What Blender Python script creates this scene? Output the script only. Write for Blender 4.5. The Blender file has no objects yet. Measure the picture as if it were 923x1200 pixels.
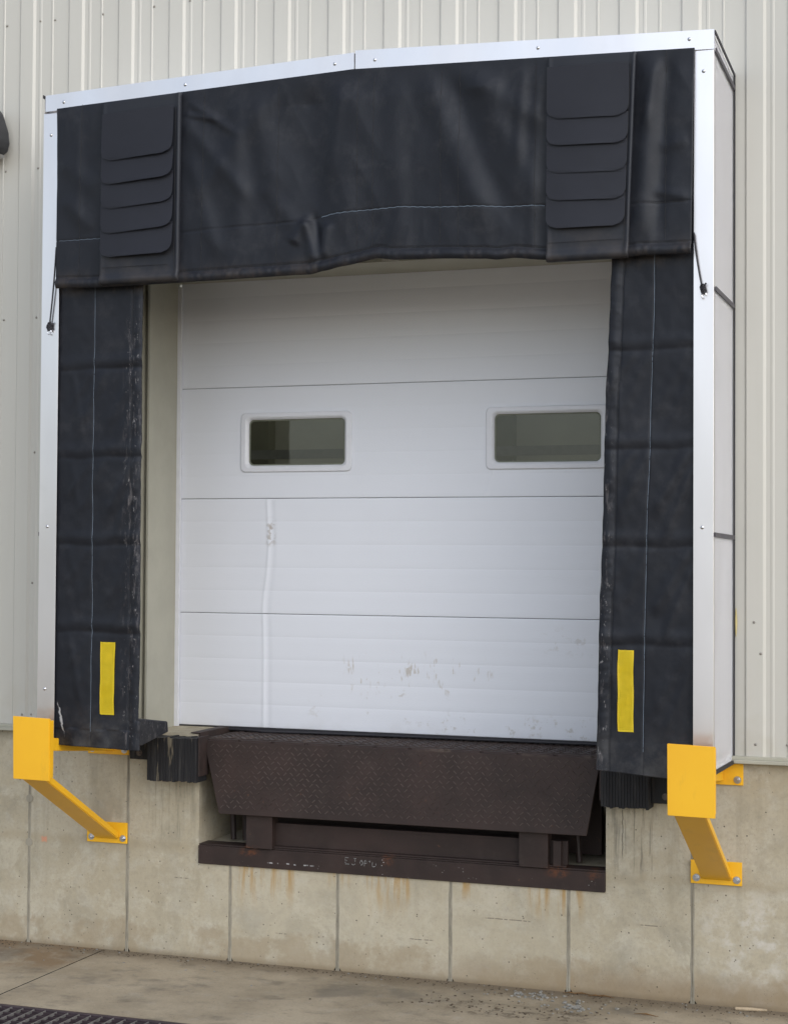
import bpy, bmesh, math, random
from mathutils import Vector, Matrix, noise
rnd = random.Random(7)
S = bpy.context.scene
C = S.collection

# ------------------------------------------------------------------ camera
cam = bpy.data.cameras.new('camera'); co = bpy.data.objects.new('camera', cam); C.objects.link(co)
YAW, PITCH, ROLL = 0.3419, 0.0271, 0.0061
fw = Vector((-math.sin(YAW)*math.cos(PITCH), math.cos(YAW)*math.cos(PITCH), math.sin(PITCH)))
r0 = Vector((math.cos(YAW), math.sin(YAW), 0)); u0 = r0.cross(fw)
rr = r0*math.cos(ROLL)+u0*math.sin(ROLL); uu = -r0*math.sin(ROLL)+u0*math.cos(ROLL)
M = Matrix((rr, uu, -fw)).transposed().to_4x4(); M.translation = Vector((2.9384, -8.285, 2.1281))
co.matrix_world = M
cam.sensor_fit = 'VERTICAL'; cam.sensor_height = 36; cam.lens = 2006.3/1200*36
cam.clip_start = .1; cam.clip_end = 1000
S.camera = co

# ------------------------------------------------------------------ world, sun, exposure
SUN_EL, SUN_AZ = math.radians(34), math.radians(128)     # azimuth measured clockwise from +Y
w = bpy.data.worlds.new("World"); S.world = w; w.use_nodes = True
nt = w.node_tree; bg = nt.nodes['Background']
sky = nt.nodes.new('ShaderNodeTexSky'); sky.sky_type = 'NISHITA'; sky.sun_disc = False
sky.sun_elevation = SUN_EL; sky.sun_rotation = SUN_AZ; sky.air_density = 1.0; sky.dust_density = 1.5; sky.ozone_density = 2.0
hs = nt.nodes.new('ShaderNodeHueSaturation'); hs.inputs['Saturation'].default_value = .5
nt.links.new(sky.outputs[0], hs.inputs['Color']); nt.links.new(hs.outputs[0], bg.inputs['Color'])
bg.inputs['Strength'].default_value = 0.15
sl = bpy.data.lights.new('sun', 'SUN'); so = bpy.data.objects.new('sun', sl); C.objects.link(so)
sl.energy = 1.0; sl.angle = math.radians(110); sl.color = (.97, .985, 1)
d = Vector((math.sin(SUN_AZ)*math.cos(SUN_EL), math.cos(SUN_AZ)*math.cos(SUN_EL), math.sin(SUN_EL)))
so.rotation_euler = d.to_track_quat('Z', 'Y').to_euler(); so.location = (0, -10, 20)
vs = S.view_settings; vs.view_transform = 'Standard'; vs.look = 'None'; vs.gamma = 1; vs.exposure = 0.74; vs.use_curve_mapping = False

# ------------------------------------------------------------------ node helpers
class V:
    """a value in a material's node graph; arithmetic on it adds Math nodes"""
    def __init__(s, g, sock): s.g, s.s = g, sock
    def op(s, o, b=None, c=None, clamp=False):
        n = s.g.t.nodes.new('ShaderNodeMath'); n.operation = o; n.use_clamp = clamp
        s.g.put(n.inputs[0], s)
        if b is not None: s.g.put(n.inputs[1], b)
        if c is not None: s.g.put(n.inputs[2], c)
        return V(s.g, n.outputs[0])
    def __add__(s, b): return s.op('ADD', b)
    def __sub__(s, b): return s.op('SUBTRACT', b)
    def __mul__(s, b): return s.op('MULTIPLY', b)
    __rmul__ = __mul__; __radd__ = __add__
    def __truediv__(s, b): return s.op('DIVIDE', b)
    def rsub(s, a): return s.op('MULTIPLY_ADD', -1.0, a)
    def abs(s): return s.op('ABSOLUTE')
    def max(s, b): return s.op('MAXIMUM', b)
    def min(s, b): return s.op('MINIMUM', b)
    def ramp(s, a, b):          # smooth 0..1 between a and b (a may exceed b)
        n = s.g.t.nodes.new('ShaderNodeMapRange'); n.interpolation_type = 'SMOOTHSTEP'
        inv = a > b
        if inv: a, b = b, a
        n.inputs['From Min'].default_value = a; n.inputs['From Max'].default_value = b
        n.inputs['To Min'].default_value = 1. if inv else 0.; n.inputs['To Max'].default_value = 0. if inv else 1.
        s.g.put(n.inputs['Value'], s); return V(s.g, n.outputs['Result'])
class G:
    def __init__(g, name, rough=.6, metallic=0., spec=.5):
        g.m = bpy.data.materials.new(name); g.m.use_nodes = True; g.t = g.m.node_tree
        g.b = g.t.nodes['Principled BSDF']; g.b.inputs['Roughness'].default_value = rough
        g.b.inputs['Metallic'].default_value = metallic; g.b.inputs['Specular IOR Level'].default_value = spec
        tc = g.t.nodes.new('ShaderNodeTexCoord'); g.co = tc.outputs['Object']
        sx = g.t.nodes.new('ShaderNodeSeparateXYZ')
        ge = g.t.nodes.new('ShaderNodeNewGeometry'); g.pos = ge.outputs['Position']
        g.t.links.new(g.pos, sx.inputs[0]); g.x, g.y, g.z = (V(g, sx.outputs[i]) for i in range(3))
    def put(g, inp, v):
        if isinstance(v, V): g.t.links.new(v.s, inp)
        elif isinstance(v, (int, float)): inp.default_value = v
        else:
            try: inp.default_value = v
            except Exception: g.t.links.new(v, inp)
    def noise(g, scale, detail=4, rough=.55, stretch=(1, 1, 1), off=(0, 0, 0), dist=0.):
        mp = g.t.nodes.new('ShaderNodeMapping'); mp.inputs['Scale'].default_value = stretch; mp.inputs['Location'].default_value = off
        g.t.links.new(g.pos, mp.inputs[0])
        n = g.t.nodes.new('ShaderNodeTexNoise'); n.inputs['Scale'].default_value = scale; n.inputs['Detail'].default_value = detail
        n.inputs['Roughness'].default_value = rough; n.inputs['Distortion'].default_value = dist
        g.t.links.new(mp.outputs[0], n.inputs['Vector']); return V(g, n.outputs['Fac'])
    def voro(g, scale, stretch=(1, 1, 1), rand=1., off=(0, 0, 0)):
        mp = g.t.nodes.new('ShaderNodeMapping'); mp.inputs['Scale'].default_value = stretch; mp.inputs['Location'].default_value = off
        g.t.links.new(g.pos, mp.inputs[0])
        n = g.t.nodes.new('ShaderNodeTexVoronoi'); n.inputs['Scale'].default_value = scale; n.inputs['Randomness'].default_value = rand
        g.t.links.new(mp.outputs[0], n.inputs['Vector']); return V(g, n.outputs['Distance']), n.outputs['Color']
    def mix(g, fac, a, b):
        n = g.t.nodes.new('ShaderNodeMix'); n.data_type = 'RGBA'
        g.put(n.inputs['Factor'], fac)
        for k, v in (('A', a), ('B', b)):
            s = [i for i in n.inputs if i.name == k and i.type == 'RGBA'][0]
            if isinstance(v, tuple): s.default_value = (*v, 1) if len(v) == 3 else v
            else: g.t.links.new(v, s)
        return [o for o in n.outputs if o.type == 'RGBA'][0]
    def box(g, x0, x1, z0, z1, s=.04):      # soft mask over a wall region
        return g.x.ramp(x0-s, x0+s)*g.x.ramp(x1+s, x1-s)*g.z.ramp(z0-s, z0+s)*g.z.ramp(z1+s, z1-s)
    def color(g, c):
        if isinstance(c, tuple): g.b.inputs['Base Color'].default_value = (*c, 1)
        else: g.t.links.new(c, g.b.inputs['Base Color'])
    def rough(g, v): g.put(g.b.inputs['Roughness'], v)
    def bump(g, h, strength=.3, dist=.01):
        n = g.t.nodes.new('ShaderNodeBump'); n.inputs['Strength'].default_value = strength; n.inputs['Distance'].default_value = dist
        g.put(n.inputs['Height'], h); g.t.links.new(n.outputs[0], g.b.inputs['Normal'])

# ------------------------------------------------------------------ materials
def m_siding():
    g = G('beige_siding_paint', .42)
    n = g.noise(1.2, 4, stretch=(1, 1, .35)); st = g.noise(9, 5, .6, stretch=(1, 1, .05))
    c = g.mix(n.ramp(.35, .7)*.5, (.475, .463, .42), (.445, .433, .39))
    c = g.mix(st.ramp(.55, .8)*.16, c, (.33, .31, .25))
    c = g.mix(g.z.ramp(1.75, 1.18)*g.noise(6, 5).ramp(.4, .75)*.35, c, (.36, .32, .24))
    g.color(c); g.bump(g.noise(2.2, 2, stretch=(1, 1, .4)), .12, .02); return g.m
def m_conc(): 
    g = G('cast_concrete', .9, spec=.25)
    big = g.noise(1.6, 5, .6); mid = g.noise(7, 6, .65); fine = g.noise(60, 4, .7)
    c = g.mix(big.ramp(.35, .65), (.42, .375, .285), (.36, .31, .22))
    wn = g.t.nodes.new('ShaderNodeTexWhiteNoise'); wn.noise_dimensions = '1D'; g.put(wn.inputs['W'], ((g.x+.305)/.6097).op('FLOOR')); wv = V(g, wn.outputs['Value'])
    c = g.mix(wv*g.z.ramp(.62, .45)*.55, c, (.46, .41, .31))
    c = g.mix((g.z+g.noise(2, 5)*.3).ramp(.80, .55)*.4, c, (.39, .345, .255))
    c = g.mix(mid.ramp(.45, .72)*.6, c, (.46, .43, .36))
    c = g.mix(g.noise(2.6, 6, .7, off=(9, 0, 4), dist=.6).ramp(.48, .66)*.5, c, (.255, .235, .185))
    c = g.mix(g.noise(16, 6, .75, off=(0, 0, 11)).ramp(.55, .72)*.45, c, (.27, .235, .17))
    c = g.mix(g.noise(3.5, 6, .7, off=(4, 0, 2)).ramp(.5, .72)*.5, c, (.30, .265, .19))
    c = g.mix(g.noise(4.2, 8, .75, off=(3, 0, 8), dist=.4).ramp(.5, .6)*.4, c, (.50, .46, .37))
    c = g.mix(g.noise(28, 6, .8, off=(0, 0, 1)).ramp(.52, .68)*.4, c, (.24, .22, .175))
    c = g.mix(g.noise(2.2, 8, .7, stretch=(1, 1, .45), off=(5, 0, 5)).ramp(.53, .60)*.3, c, (.27, .24, .175))
    c = g.mix(fine.ramp(.4, .8)*.4, c, (.25, .235, .19))
    # lighter band under the pit, yellowish
    c = g.mix(g.box(-.95, .9, -.2, .48, .08)*.35*g.noise(4, 5, off=(1, 1, 7)).ramp(.3, .6), c, (.46, .41, .31))
    # vertical drips
    dr = g.noise(13, 5, .6, stretch=(1, 1, .06)).ramp(.52, .72)
    c = g.mix(dr*.35*g.z.ramp(0.1, .9), c, (.20, .18, .13))
    # rust runs below the steel curb
    rs = g.noise(22, 4, .6, stretch=(1, 1, .1), off=(3, 0, 0)).ramp(.45, .62)
    for x0, x1, zl in ((-.90, -.55, .26), (-.15, .1, .25), (.72, .98, .3), (-.35, -.25, .4), (.35, .42, .38)):
        c = g.mix(g.x.ramp(x0-.04, x0+.03)*g.x.ramp(x1+.04, x1-.03)*g.z.ramp(zl, .5)*g.z.ramp(.506, .504)*rs*.75, c, (.34, .20, .055))
    # black drips below right bumper and pit edge cracks
    bd = g.noise(30, 4, .7, stretch=(1, 1, .05), off=(0, 0, 4)).ramp(.5, .62)
    c = g.mix(g.box(1.13, 1.34, .62, .95, .05)*bd*.6, c, (.09, .08, .06))
    c = g.mix(g.box(-1.4, -1.13, .62, .95, .05)*bd*.35, c, (.12, .105, .07))
    crk = (g.x + g.noise(14, 3, stretch=(0, 0, 1))*.03 - 1.197).abs().ramp(.0035, .001)*g.box(1, 1.4, .68, .92, .03)
    c = g.mix(crk*.8, c, (.08, .07, .05))
    # earth splash at the foot of the wall, stronger to the right
    sp = (g.z + g.noise(3.5, 6, .6, off=(8, 0, 0))*.22 - (g.x*.035)).ramp(.26, .10)
    c = g.mix(sp*(g.x.ramp(-.6, 1.2)*.55+.2), c, (.225, .165, .10))
    c = g.mix(g.z.ramp(.035, .0)*.6, c, (.16, .12, .075))
    # white patches right
    c = g.mix(g.box(1.6, 2.4, .15, .5, .2)*g.noise(9, 6, .6, off=(0, 0, 3)).ramp(.47, .66)*.6, c, (.58, .56, .52))
    # horizontal pour line, tie streaks
    pl = (g.z + g.noise(3, 4, stretch=(1, 0, 0))*.04 - .60).abs()
    c = g.mix(pl.ramp(.05, .0)*.28*(g.x.abs().ramp(1.05, 1.12)), c, (.26, .21, .13))
    # bug holes
    v, _ = g.voro(26); hole = v.ramp(.12, .06)*g.noise(5, 2, off=(2, 2, 2)).ramp(.42, .55)
    c = g.mix(hole*.85, c, (.07, .06, .045))
    v2, _ = g.voro(11, off=(3, 1, 5)); h2 = v2.ramp(.055, .03)
    c = g.mix(h2*.8, c, (.06, .05, .04))
    v3, _ = g.voro(70, off=(1, 0, 2)); c = g.mix(v3.ramp(.16, .08)*g.noise(7, 3, off=(2, 7, 2)).ramp(.45, .6)*.6, c, (.13, .11, .08))
    for xs_, zs_, ln_ in ((.60, .335, .12), (1.32, .36, .05), (.15, .20, .06), (-.62, .17, .03), (-1.2, .42, .04)):
        lne = (g.z-zs_+g.noise(12, 3, stretch=(1, 0, 0))*.008).abs().ramp(.0035, .0015)*(g.x-xs_).abs().ramp(ln_+.01, ln_-.01)*g.noise(40, 3, stretch=(1, 0, 0)).ramp(.4, .5)
        c = g.mix(lne*.7, c, (.10, .085, .065))
    wet = (g.z+g.noise(5, 7, .7, off=(1, 0, 6))*.25).ramp(.30, .27)*g.noise(2.5, 6, .7, off=(6, 0, 1)).ramp(.45, .55)
    c = g.mix(wet*.45, c, (.26, .20, .125))
    # faded orange survey spray
    om = ((g.x+2.041).abs().max((g.z-.572).abs())+g.noise(60, 3)*.03).ramp(.036, .022)
    c = g.mix(om*.6, c, (.62, .22, .12))
    g.color(c); g.bump(mid*.5+fine*.35-hole-h2*1.2, .35, .006); return g.m
def m_seam():
    g = G('form_joint_mortar', .95, spec=.2)
    c = g.mix(g.noise(12, 5, .7, stretch=(1, 1, .4)).ramp(.35, .7), (.30, .275, .22), (.20, .18, .14))
    g.color(c); g.bump(g.noise(40, 4), .5, .006); return g.m
def m_ground():
    g = G('apron_concrete', .88, spec=.3)
    c = g.mix(g.noise(1.3, 6, .62).ramp(.35, .65), (.37, .31, .22), (.25, .205, .14))
    c = g.mix(g.noise(4.5, 6, .65, stretch=(1, 1.6, 1), off=(3, 0, 0)).ramp(.5, .75)*.7, c, (.115, .098, .074))
    c = g.mix(g.noise(8, 6, .7, off=(0, 6, 0)).ramp(.52, .75)*.5, c, (.36, .325, .265))
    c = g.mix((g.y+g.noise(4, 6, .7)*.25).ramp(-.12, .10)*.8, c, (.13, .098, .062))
    # washed-in soil left of the joint
    soil = (g.x + g.noise(3, 4)*.3).ramp(-1.45, -1.6)*g.noise(4, 6, .7, off=(1, 2, 3)).ramp(.38, .58)*g.y.ramp(-.7, -.35)
    c = g.mix(soil*.8, c, (.19, .12, .06))
    # dark damp patches
    dp = g.noise(2.4, 5, .6, off=(7, 3, 0)).ramp(.53, .68)*g.y.ramp(-1.15, -.7)
    c = g.mix(dp*.5, c, (.10, .09, .075))
    lm = g.x.ramp(.35, .55)*g.x.ramp(1.25, 1.0)*g.y.ramp(-.62, -.5)*g.y.ramp(-.30, -.38)*g.noise(14, 6, .75, off=(2, 8, 0)).ramp(.5, .58)
    c = g.mix(lm*.75, c, (.075, .055, .035))
    c = g.mix(g.noise(22, 7, .8, off=(4, 1, 0)).ramp(.55, .68)*.5, c, (.12, .10, .075))
    c = g.mix(g.noise(18, 6, .8, off=(9, 9, 0)).ramp(.60, .70)*.45, c, (.42, .39, .33))
    v, _ = g.voro(45); sp = v.ramp(.16, .09)*g.noise(6, 3, off=(5, 5, 5)).ramp(.5, .6)
    c = g.mix(sp*.6, c, (.07, .055, .04))
    c = g.mix(g.noise(70, 4, .7).ramp(.35, .75)*.3, c, (.17, .15, .12))
    g.color(c); g.bump(g.noise(9, 6, .65)*.6+g.noise(70, 3)*.3-sp*.5, .4, .008); return g.m
def m_door():
    g = G('white_steel_door_skin', .45)
    c = g.mix(g.noise(2, 4).ramp(.3, .7)*.4, (.66, .68, .73), (.64, .655, .70))
    # hand and forklift scuffs
    fin = g.noise(34, 4, .6, stretch=(1, 1, .22), off=(2, 0, 1)).ramp(.54, .64)
    blot = g.noise(9, 3, off=(6, 0, 2)).ramp(.5, .6)
    c = g.mix(g.box(-.40, .42, 1.42, 1.60, .05)*fin*blot.ramp(0, .6)*.6, c, (.36, .30, .22))
    c = g.mix(g.box(-.60, .22, 1.27, 1.42, .05)*g.noise(22, 4, off=(4, 4, 4)).ramp(.55, .66)*blot*.5, c, (.32, .27, .20))
    c = g.mix(g.box(.0, .95, 1.19, 1.30, .05)*g.noise(18, 5, .7, off=(9, 4, 4)).ramp(.56, .66)*.45, c, (.33, .29, .22))
    c = g.mix(g.box(-.87, -.83, 2.2, 2.34, .02)*g.noise(30, 4).ramp(.45, .6)*.7, c, (.25, .20, .15))
    c = g.mix(g.box(.7, 1.0, 1.65, 1.75, .05)*g.noise(30, 4, off=(1, 1, 1)).ramp(.55, .66)*.3, c, (.35, .31, .25))
    c = g.mix(g.z.ramp(1.30, 1.18)*g.noise(7, 5).ramp(.4, .7)*.2, c, (.35, .31, .26))
    v, _ = g.voro(14, off=(0, 3, 0)); c = g.mix(v.ramp(.02, .010)*.4, c, (.12, .10, .08))
    g.color(c)
    gr = g.noise(30, 4, .6, stretch=(1, 1, 7)) ; g.bump(gr*.8+g.noise(220, 2, .6)*.4, .22, .002); return g.m
def m_fab():
    g = G('black_coated_fabric', .46, spec=.30); g.b.inputs['Specular Tint'].default_value = (.9, .94, 1, 1)
    n = g.noise(1.6, 4); c = g.mix(n.ramp(.3, .7), (.007, .0078, .0115), (.0095, .0103, .014))
    # dust on hems and folds
    du = g.noise(7, 6, .7).ramp(.48, .75)*.16
    c = g.mix(du, c, (.075, .072, .075))
    hem = g.z.ramp(3.62, 3.50)*g.z.ramp(3.44, 3.50)*g.noise(10, 5, .7, stretch=(1, 1, .5)).ramp(.42, .66)
    c = g.mix(hem*.25, c, (.10, .075, .055))
    # scuffs along the inner edges of the side curtains
    ex = (g.x.abs()-1.20).abs().ramp(.075, .01)*g.z.ramp(3.45, 3.3)
    sc = g.noise(26, 6, .75, stretch=(1.6, 1, .35)).ramp(.53, .66)
    c = g.mix(ex*sc*.35, c, (.22, .20, .20))
    fl = g.noise(60, 4, .7, stretch=(1, 1, .5), off=(5, 5, 1)).ramp(.62, .68)*ex
    c = g.mix(fl*.4, c, (.42, .40, .40))
    lo = g.z.ramp(1.42, 1.18)*g.z.ramp(1.0, 1.15)*g.noise(8, 6, .7, off=(2, 0, 0)).ramp(.35, .7)
    c = g.mix(lo*.4, c, (.10, .095, .09))
    tear = ((g.x+1.60-(g.z-1.30)*-.25+g.noise(25, 4, .7, stretch=(0, 0, 1))*.03-.015).abs()+((g.z-1.30).abs()*.10)+g.noise(70, 4)*.012).ramp(.017, .010)
    c = g.mix(tear*.7, c, (.5, .5, .5))
    g.color(c); g.rough(g.noise(5, 4).ramp(.2, .9)*.14+.46)
    g.bump(g.noise(420, 2)*.15+g.noise(26, 4, .6)*.5+g.noise(7, 3)*.9, .25, .006); return g.m
def m_panelfab():
    g = G('black_vent_vinyl', .52, spec=.38); g.b.inputs['Specular Tint'].default_value = (.9, .94, 1, 1)
    c = g.mix(g.noise(3, 4).ramp(.3, .7), (.010, .011, .0155), (.0125, .0135, .018))
    c = g.mix(g.z.ramp(3.78, 3.50)*g.noise(9, 5).ramp(.35, .7)*.35, c, (.075, .06, .05))
    g.color(c); g.bump(g.noise(300, 2)*.3+g.noise(6, 2), .12, .006); return g.m
def m_alu():
    g = G('mill_aluminium', .32, 1.0)
    c = g.mix(g.noise(3, 4, stretch=(1, 1, .3)).ramp(.3, .7), (.80, .78, .79), (.74, .72, .73))
    c = g.mix(g.noise(5, 6, .7).ramp(.55, .85)*.25, c, (.6, .59, .58))
    c = g.mix(g.z.ramp(1.37, 1.33)*.3*g.noise(20, 3).ramp(.2, .6), c, (.55, .36, .26))
    g.color(c); g.rough(g.noise(4, 5, stretch=(1, 1, .25)).ramp(.2, .8)*.12+.27)
    g.bump(g.noise(2.5, 2, stretch=(1, 1, .5)), .12, .02); return g.m
def m_flat(name, c, rough=.5, metallic=0., var=.15, bump=.1, sc=20, spec=.5):
    g = G(name, rough, metallic, spec)
    d = tuple(x*(1-var) for x in c)
    g.color(g.mix(g.noise(sc, 5, .6).ramp(.3, .7), c, d))
    if bump: g.bump(g.noise(sc*3, 3), bump, .004)
    return g.m
def m_steel():
    g = G('brown_painted_steel', .62, .0, .35)
    c = g.mix(g.noise(4, 5, .6).ramp(.35, .65), (.033, .0195, .0165), (.022, .0135, .0115))
    c = g.mix(g.noise(11, 6, .7).ramp(.5, .75)*.4, c, (.045, .033, .028))
    c = g.mix(g.noise(28, 5, .7, off=(2, 3, 1)).ramp(.66, .72)*.5, c, (.13, .06, .03))
    # rust where the keepers chafe the curb
    for xc, wd in ((-.80, .07), (-.03, .045), (.86, .07), (1.04, .04)):
        r = ((g.x-xc).abs()+g.noise(20, 5, .7)*.09).ramp(wd+.05, wd-.01)*g.z.ramp(.55, .575)*g.z.ramp(.625, .60)*g.y.ramp(.12, .06)
        c = g.mix(r*.7*g.noise(45, 5, .8).ramp(.4, .6), c, (.12, .04, .014))
    # worn deck edge
    c = g.mix(g.z.ramp(1.145, 1.158)*g.noise(16, 5, .7, stretch=(.5, 1, 1)).ramp(.55, .66)*.4, c, (.12, .09, .07))
    lug = (g.z*.097-.1378-g.y).ramp(.0012, .0026)*g.z.ramp(.775, .785)*g.z.ramp(1.15, 1.14)*g.y.ramp(-.02, -.025)*g.x.abs().ramp(1.09, 1.08)  # lug tops lighter: wear, plus highlights put into the colour
    c = g.mix(lug*g.noise(5, 4, off=(1, 0, 1)).ramp(.3, .6)*.75, c, (.10, .08, .07))
    # paint and mortar specks on the curb
    v, _ = g.voro(55, stretch=(1, 1, 1.6)); c = g.mix(v.ramp(.22, .14)*g.noise(9, 3, off=(0, 0, 2)).ramp(.58, .66)*.6*g.z.ramp(.60, .585), c, (.55, .53, .52))
    ln = (g.z-.540+g.noise(9, 4, stretch=(1, 0, 0))*.02).abs().ramp(.004, .002)*g.noise(30, 4, stretch=(1, 0, 0)).ramp(.5, .56)*g.x.ramp(-.72, -.70)*g.x.ramp(-.42, -.46)
    c = g.mix(ln*.6, c, (.5, .5, .5))
    g.color(c); g.bump(g.noise(50, 4), .2, .003); return g.m
def m_rubber():
    g = G('laminated_rubber', .7, spec=.35)
    c = g.mix(g.noise(40, 5, .7, stretch=(1, 1, .08)).ramp(.45, .75), (.010, .010, .012), (.035, .034, .034))
    sk = g.noise(34, 4, .6, stretch=(1, 1, .09), off=(3, 1, 0)).ramp(.63, .70)
    c = g.mix(sk*.7*g.x.ramp(0, -1), c, (.20, .17, .12))
    g.color(c); g.bump(g.noise(60, 4, stretch=(1, 1, .1)), .6, .006); return g.m
def m_yellow(name, k=1.):
    g = G(name, .38)
    c = g.mix(g.noise(2.5, 4).ramp(.3, .7), (.80*k, .44*k, .016), (.76*k, .40*k, .014))
    c = g.mix(g.noise(30, 5, .7).ramp(.66, .74)*.4, c, (.45, .22, .03))
    c = g.mix(g.noise(11, 6, .75, stretch=(1, 1, .3), off=(3, 3, 3)).ramp(.55, .75)*.3, c, (.50, .27, .03))
    c = g.mix(g.noise(55, 5, .8, stretch=(1, 1, 2), off=(1, 5, 3)).ramp(.70, .73)*.7, c, (.16, .10, .05))
    g.color(c); g.bump(g.noise(18, 3), .1, .004); return g.m
def m_white_panel():
    g = G('white_side_sheeting', .38)
    g.color(g.mix(g.noise(1.5, 4, stretch=(1, 3, .4)).ramp(.35, .7), (.96, .95, .97), (.94, .93, .95)))
    g.bump(g.noise(2, 3, stretch=(1, 2, .5)), .15, .02); return g.m
def m_glass():
    m = bpy.data.materials.new('window_acrylic'); m.use_nodes = True; t = m.node_tree; t.nodes.clear()
    o = t.nodes.new('ShaderNodeOutputMaterial'); mx = t.nodes.new('ShaderNodeMixShader')
    tr = t.nodes.new('ShaderNodeBsdfTransparent'); tr.inputs[0].default_value = (.72, .72, .66, 1)
    gl = t.nodes.new('ShaderNodeBsdfGlossy'); gl.inputs['Roughness'].default_value = .04
    fr = t.nodes.new('ShaderNodeFresnel'); fr.inputs[0].default_value = 1.5
    t.links.new(fr.outputs[0], mx.inputs[0]); t.links.new(tr.outputs[0], mx.inputs[1]); t.links.new(gl.outputs[0], mx.inputs[2])
    t.links.new(mx.outputs[0], o.inputs[0]); return m
SID, CON, SEAM, GND, DOOR, FAB, VNT, ALU = m_siding(), m_conc(), m_seam(), m_ground(), m_door(), m_fab(), m_panelfab(), m_alu()
STL, RUB, YEL, WPN, GLS = m_steel(), m_rubber(), m_yellow('safety_yellow_paint'), m_white_panel(), m_glass()
RUST = m_flat('rusty_angle', (.038, .022, .018), .7, 0, .5, .3)
FLP = m_flat('grey_black_flap_vinyl', (.036, .038, .051), .46, var=.12, bump=.03, sc=4, spec=.45)
STRIPE = m_flat('yellow_vinyl_stripe', (.92, .69, .02), .45, var=.06)
TRIM = m_flat('beige_trim_paint', (.37, .36, .295), .5, var=.1, sc=5)
FRM = m_flat('white_window_frame', (.65, .66, .70), .4, var=.05)
ZINC = m_flat('zinc_bolt', (.62, .63, .66), .3, 1., .2)
SCR = m_flat('dull_screw', (.28, .26, .23), .5, .4, .2)
BLK = m_flat('black_webbing', (.018, .017, .022), .6)
STRAP = m_flat('dark_grey_strap', (.07, .065, .075), .6)
THR = m_flat('grey_blue_thread', (.13, .165, .21), .8, var=.3)
THD = m_flat('dark_thread', (.010, .010, .012), .7, var=.3)
CHALK = m_flat('chalk', (.27, .27, .265), .9, var=.5, sc=90)
FOAM = m_flat('yellow_foam_sealant', (.50, .42, .20), .8, bump=.6)
INW = m_flat('interior_olive_wall', (.40, .40, .34), .9, sc=2)
IND = m_flat('added_post_dark', (.20, .20, .15), .7, sc=4)
GRT = m_flat('grate_steel', (.055, .038, .045), .6, .2, .4)
ROD = m_flat('grate_rod_steel', (.22, .21, .20), .5, .3, .4)
LAMP = m_flat('dark_lamp_housing', (.02, .02, .024), .4)
GRAV = m_flat('pale_gravel', (.24, .23, .205), .9, var=.35, sc=60)
STICK = m_flat('dry_wood', (.42, .33, .22), .9, var=.3, sc=40)

# ------------------------------------------------------------------ mesh helpers
def obj(name, bm, mat, parent=None, smooth=False):
    me = bpy.data.meshes.new(name); bmesh.ops.recalc_face_normals(bm, faces=bm.faces[:]); bm.to_mesh(me); bm.free()
    me.materials.append(mat)
    if smooth:
        for p in me.polygons: p.use_smooth = True
    o = bpy.data.objects.new(name, me); C.objects.link(o)
    if parent:
        o.parent = parent
        a = parent
        off = Vector((0, 0, 0))
        while a: off += a.location; a = a.parent
        for v in me.vertices: v.co -= off
    return o
def empty(name, loc, label, cat, group=None):
    o = bpy.data.objects.new(name, None); C.objects.link(o); o.location = loc; o['label'] = label; o['category'] = cat
    o.empty_display_size = .1
    if group: o['group'] = group
    return o
def tag(o, label=None, cat=None, group=None, kind=None):
    for k, v in (('label', label), ('category', cat), ('group', group), ('kind', kind)):
        if v: o[k] = v
    return o
def bx(bm, x0, x1, y0, y1, z0, z1, bev=0., seg=2):
    t = bmesh.new()
    bmesh.ops.create_cube(t, size=1)
    for v in t.verts: v.co = Vector((x0+(x1-x0)*(v.co.x+.5), y0+(y1-y0)*(v.co.y+.5), z0+(z1-z0)*(v.co.z+.5)))
    if bev: bmesh.ops.bevel(t, geom=t.edges[:], offset=bev, segments=seg, affect='EDGES', profile=.5)
    merge(bm, t); return bm
def merge(bm, t):
    mp = {}
    for v in t.verts: mp[v] = bm.verts.new(v.co)
    for f in t.faces:
        try: bm.faces.new([mp[v] for v in f.verts])
        except ValueError: pass
    t.free()
def box(*a, **k): return bx(bmesh.new(), *a, **k)
def prism(pts, axis, a, b, bev=0.):
    """extrude a 2D outline along axis ('x': pts=(y,z); 'y': pts=(x,z); 'z': pts=(x,y))"""
    bm = bmesh.new()
    def P(p, t): return {'x': (t, p[0], p[1]), 'y': (p[0], t, p[1]), 'z': (p[0], p[1], t)}[axis]
    A = [bm.verts.new(P(p, a)) for p in pts]; B = [bm.verts.new(P(p, b)) for p in pts]
    bm.faces.new(A); bm.faces.new(B[::-1]); n = len(pts)
    for i in range(n): bm.faces.new((A[i], A[(i+1) % n], B[(i+1) % n], B[i]))
    if bev: bmesh.ops.bevel(bm, geom=bm.edges[:], offset=bev, segments=2, affect='EDGES', profile=.5)
    return bm
def hexa(c):
    """solid from 8 corners: 4 of one end then 4 of the other"""
    bm = bmesh.new(); v = [bm.verts.new(p) for p in c]
    for q in ((0, 1, 2, 3), (7, 6, 5, 4), (0, 4, 5, 1), (1, 5, 6, 2), (2, 6, 7, 3), (3, 7, 4, 0)): bm.faces.new([v[i] for i in q])
    return bm
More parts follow.
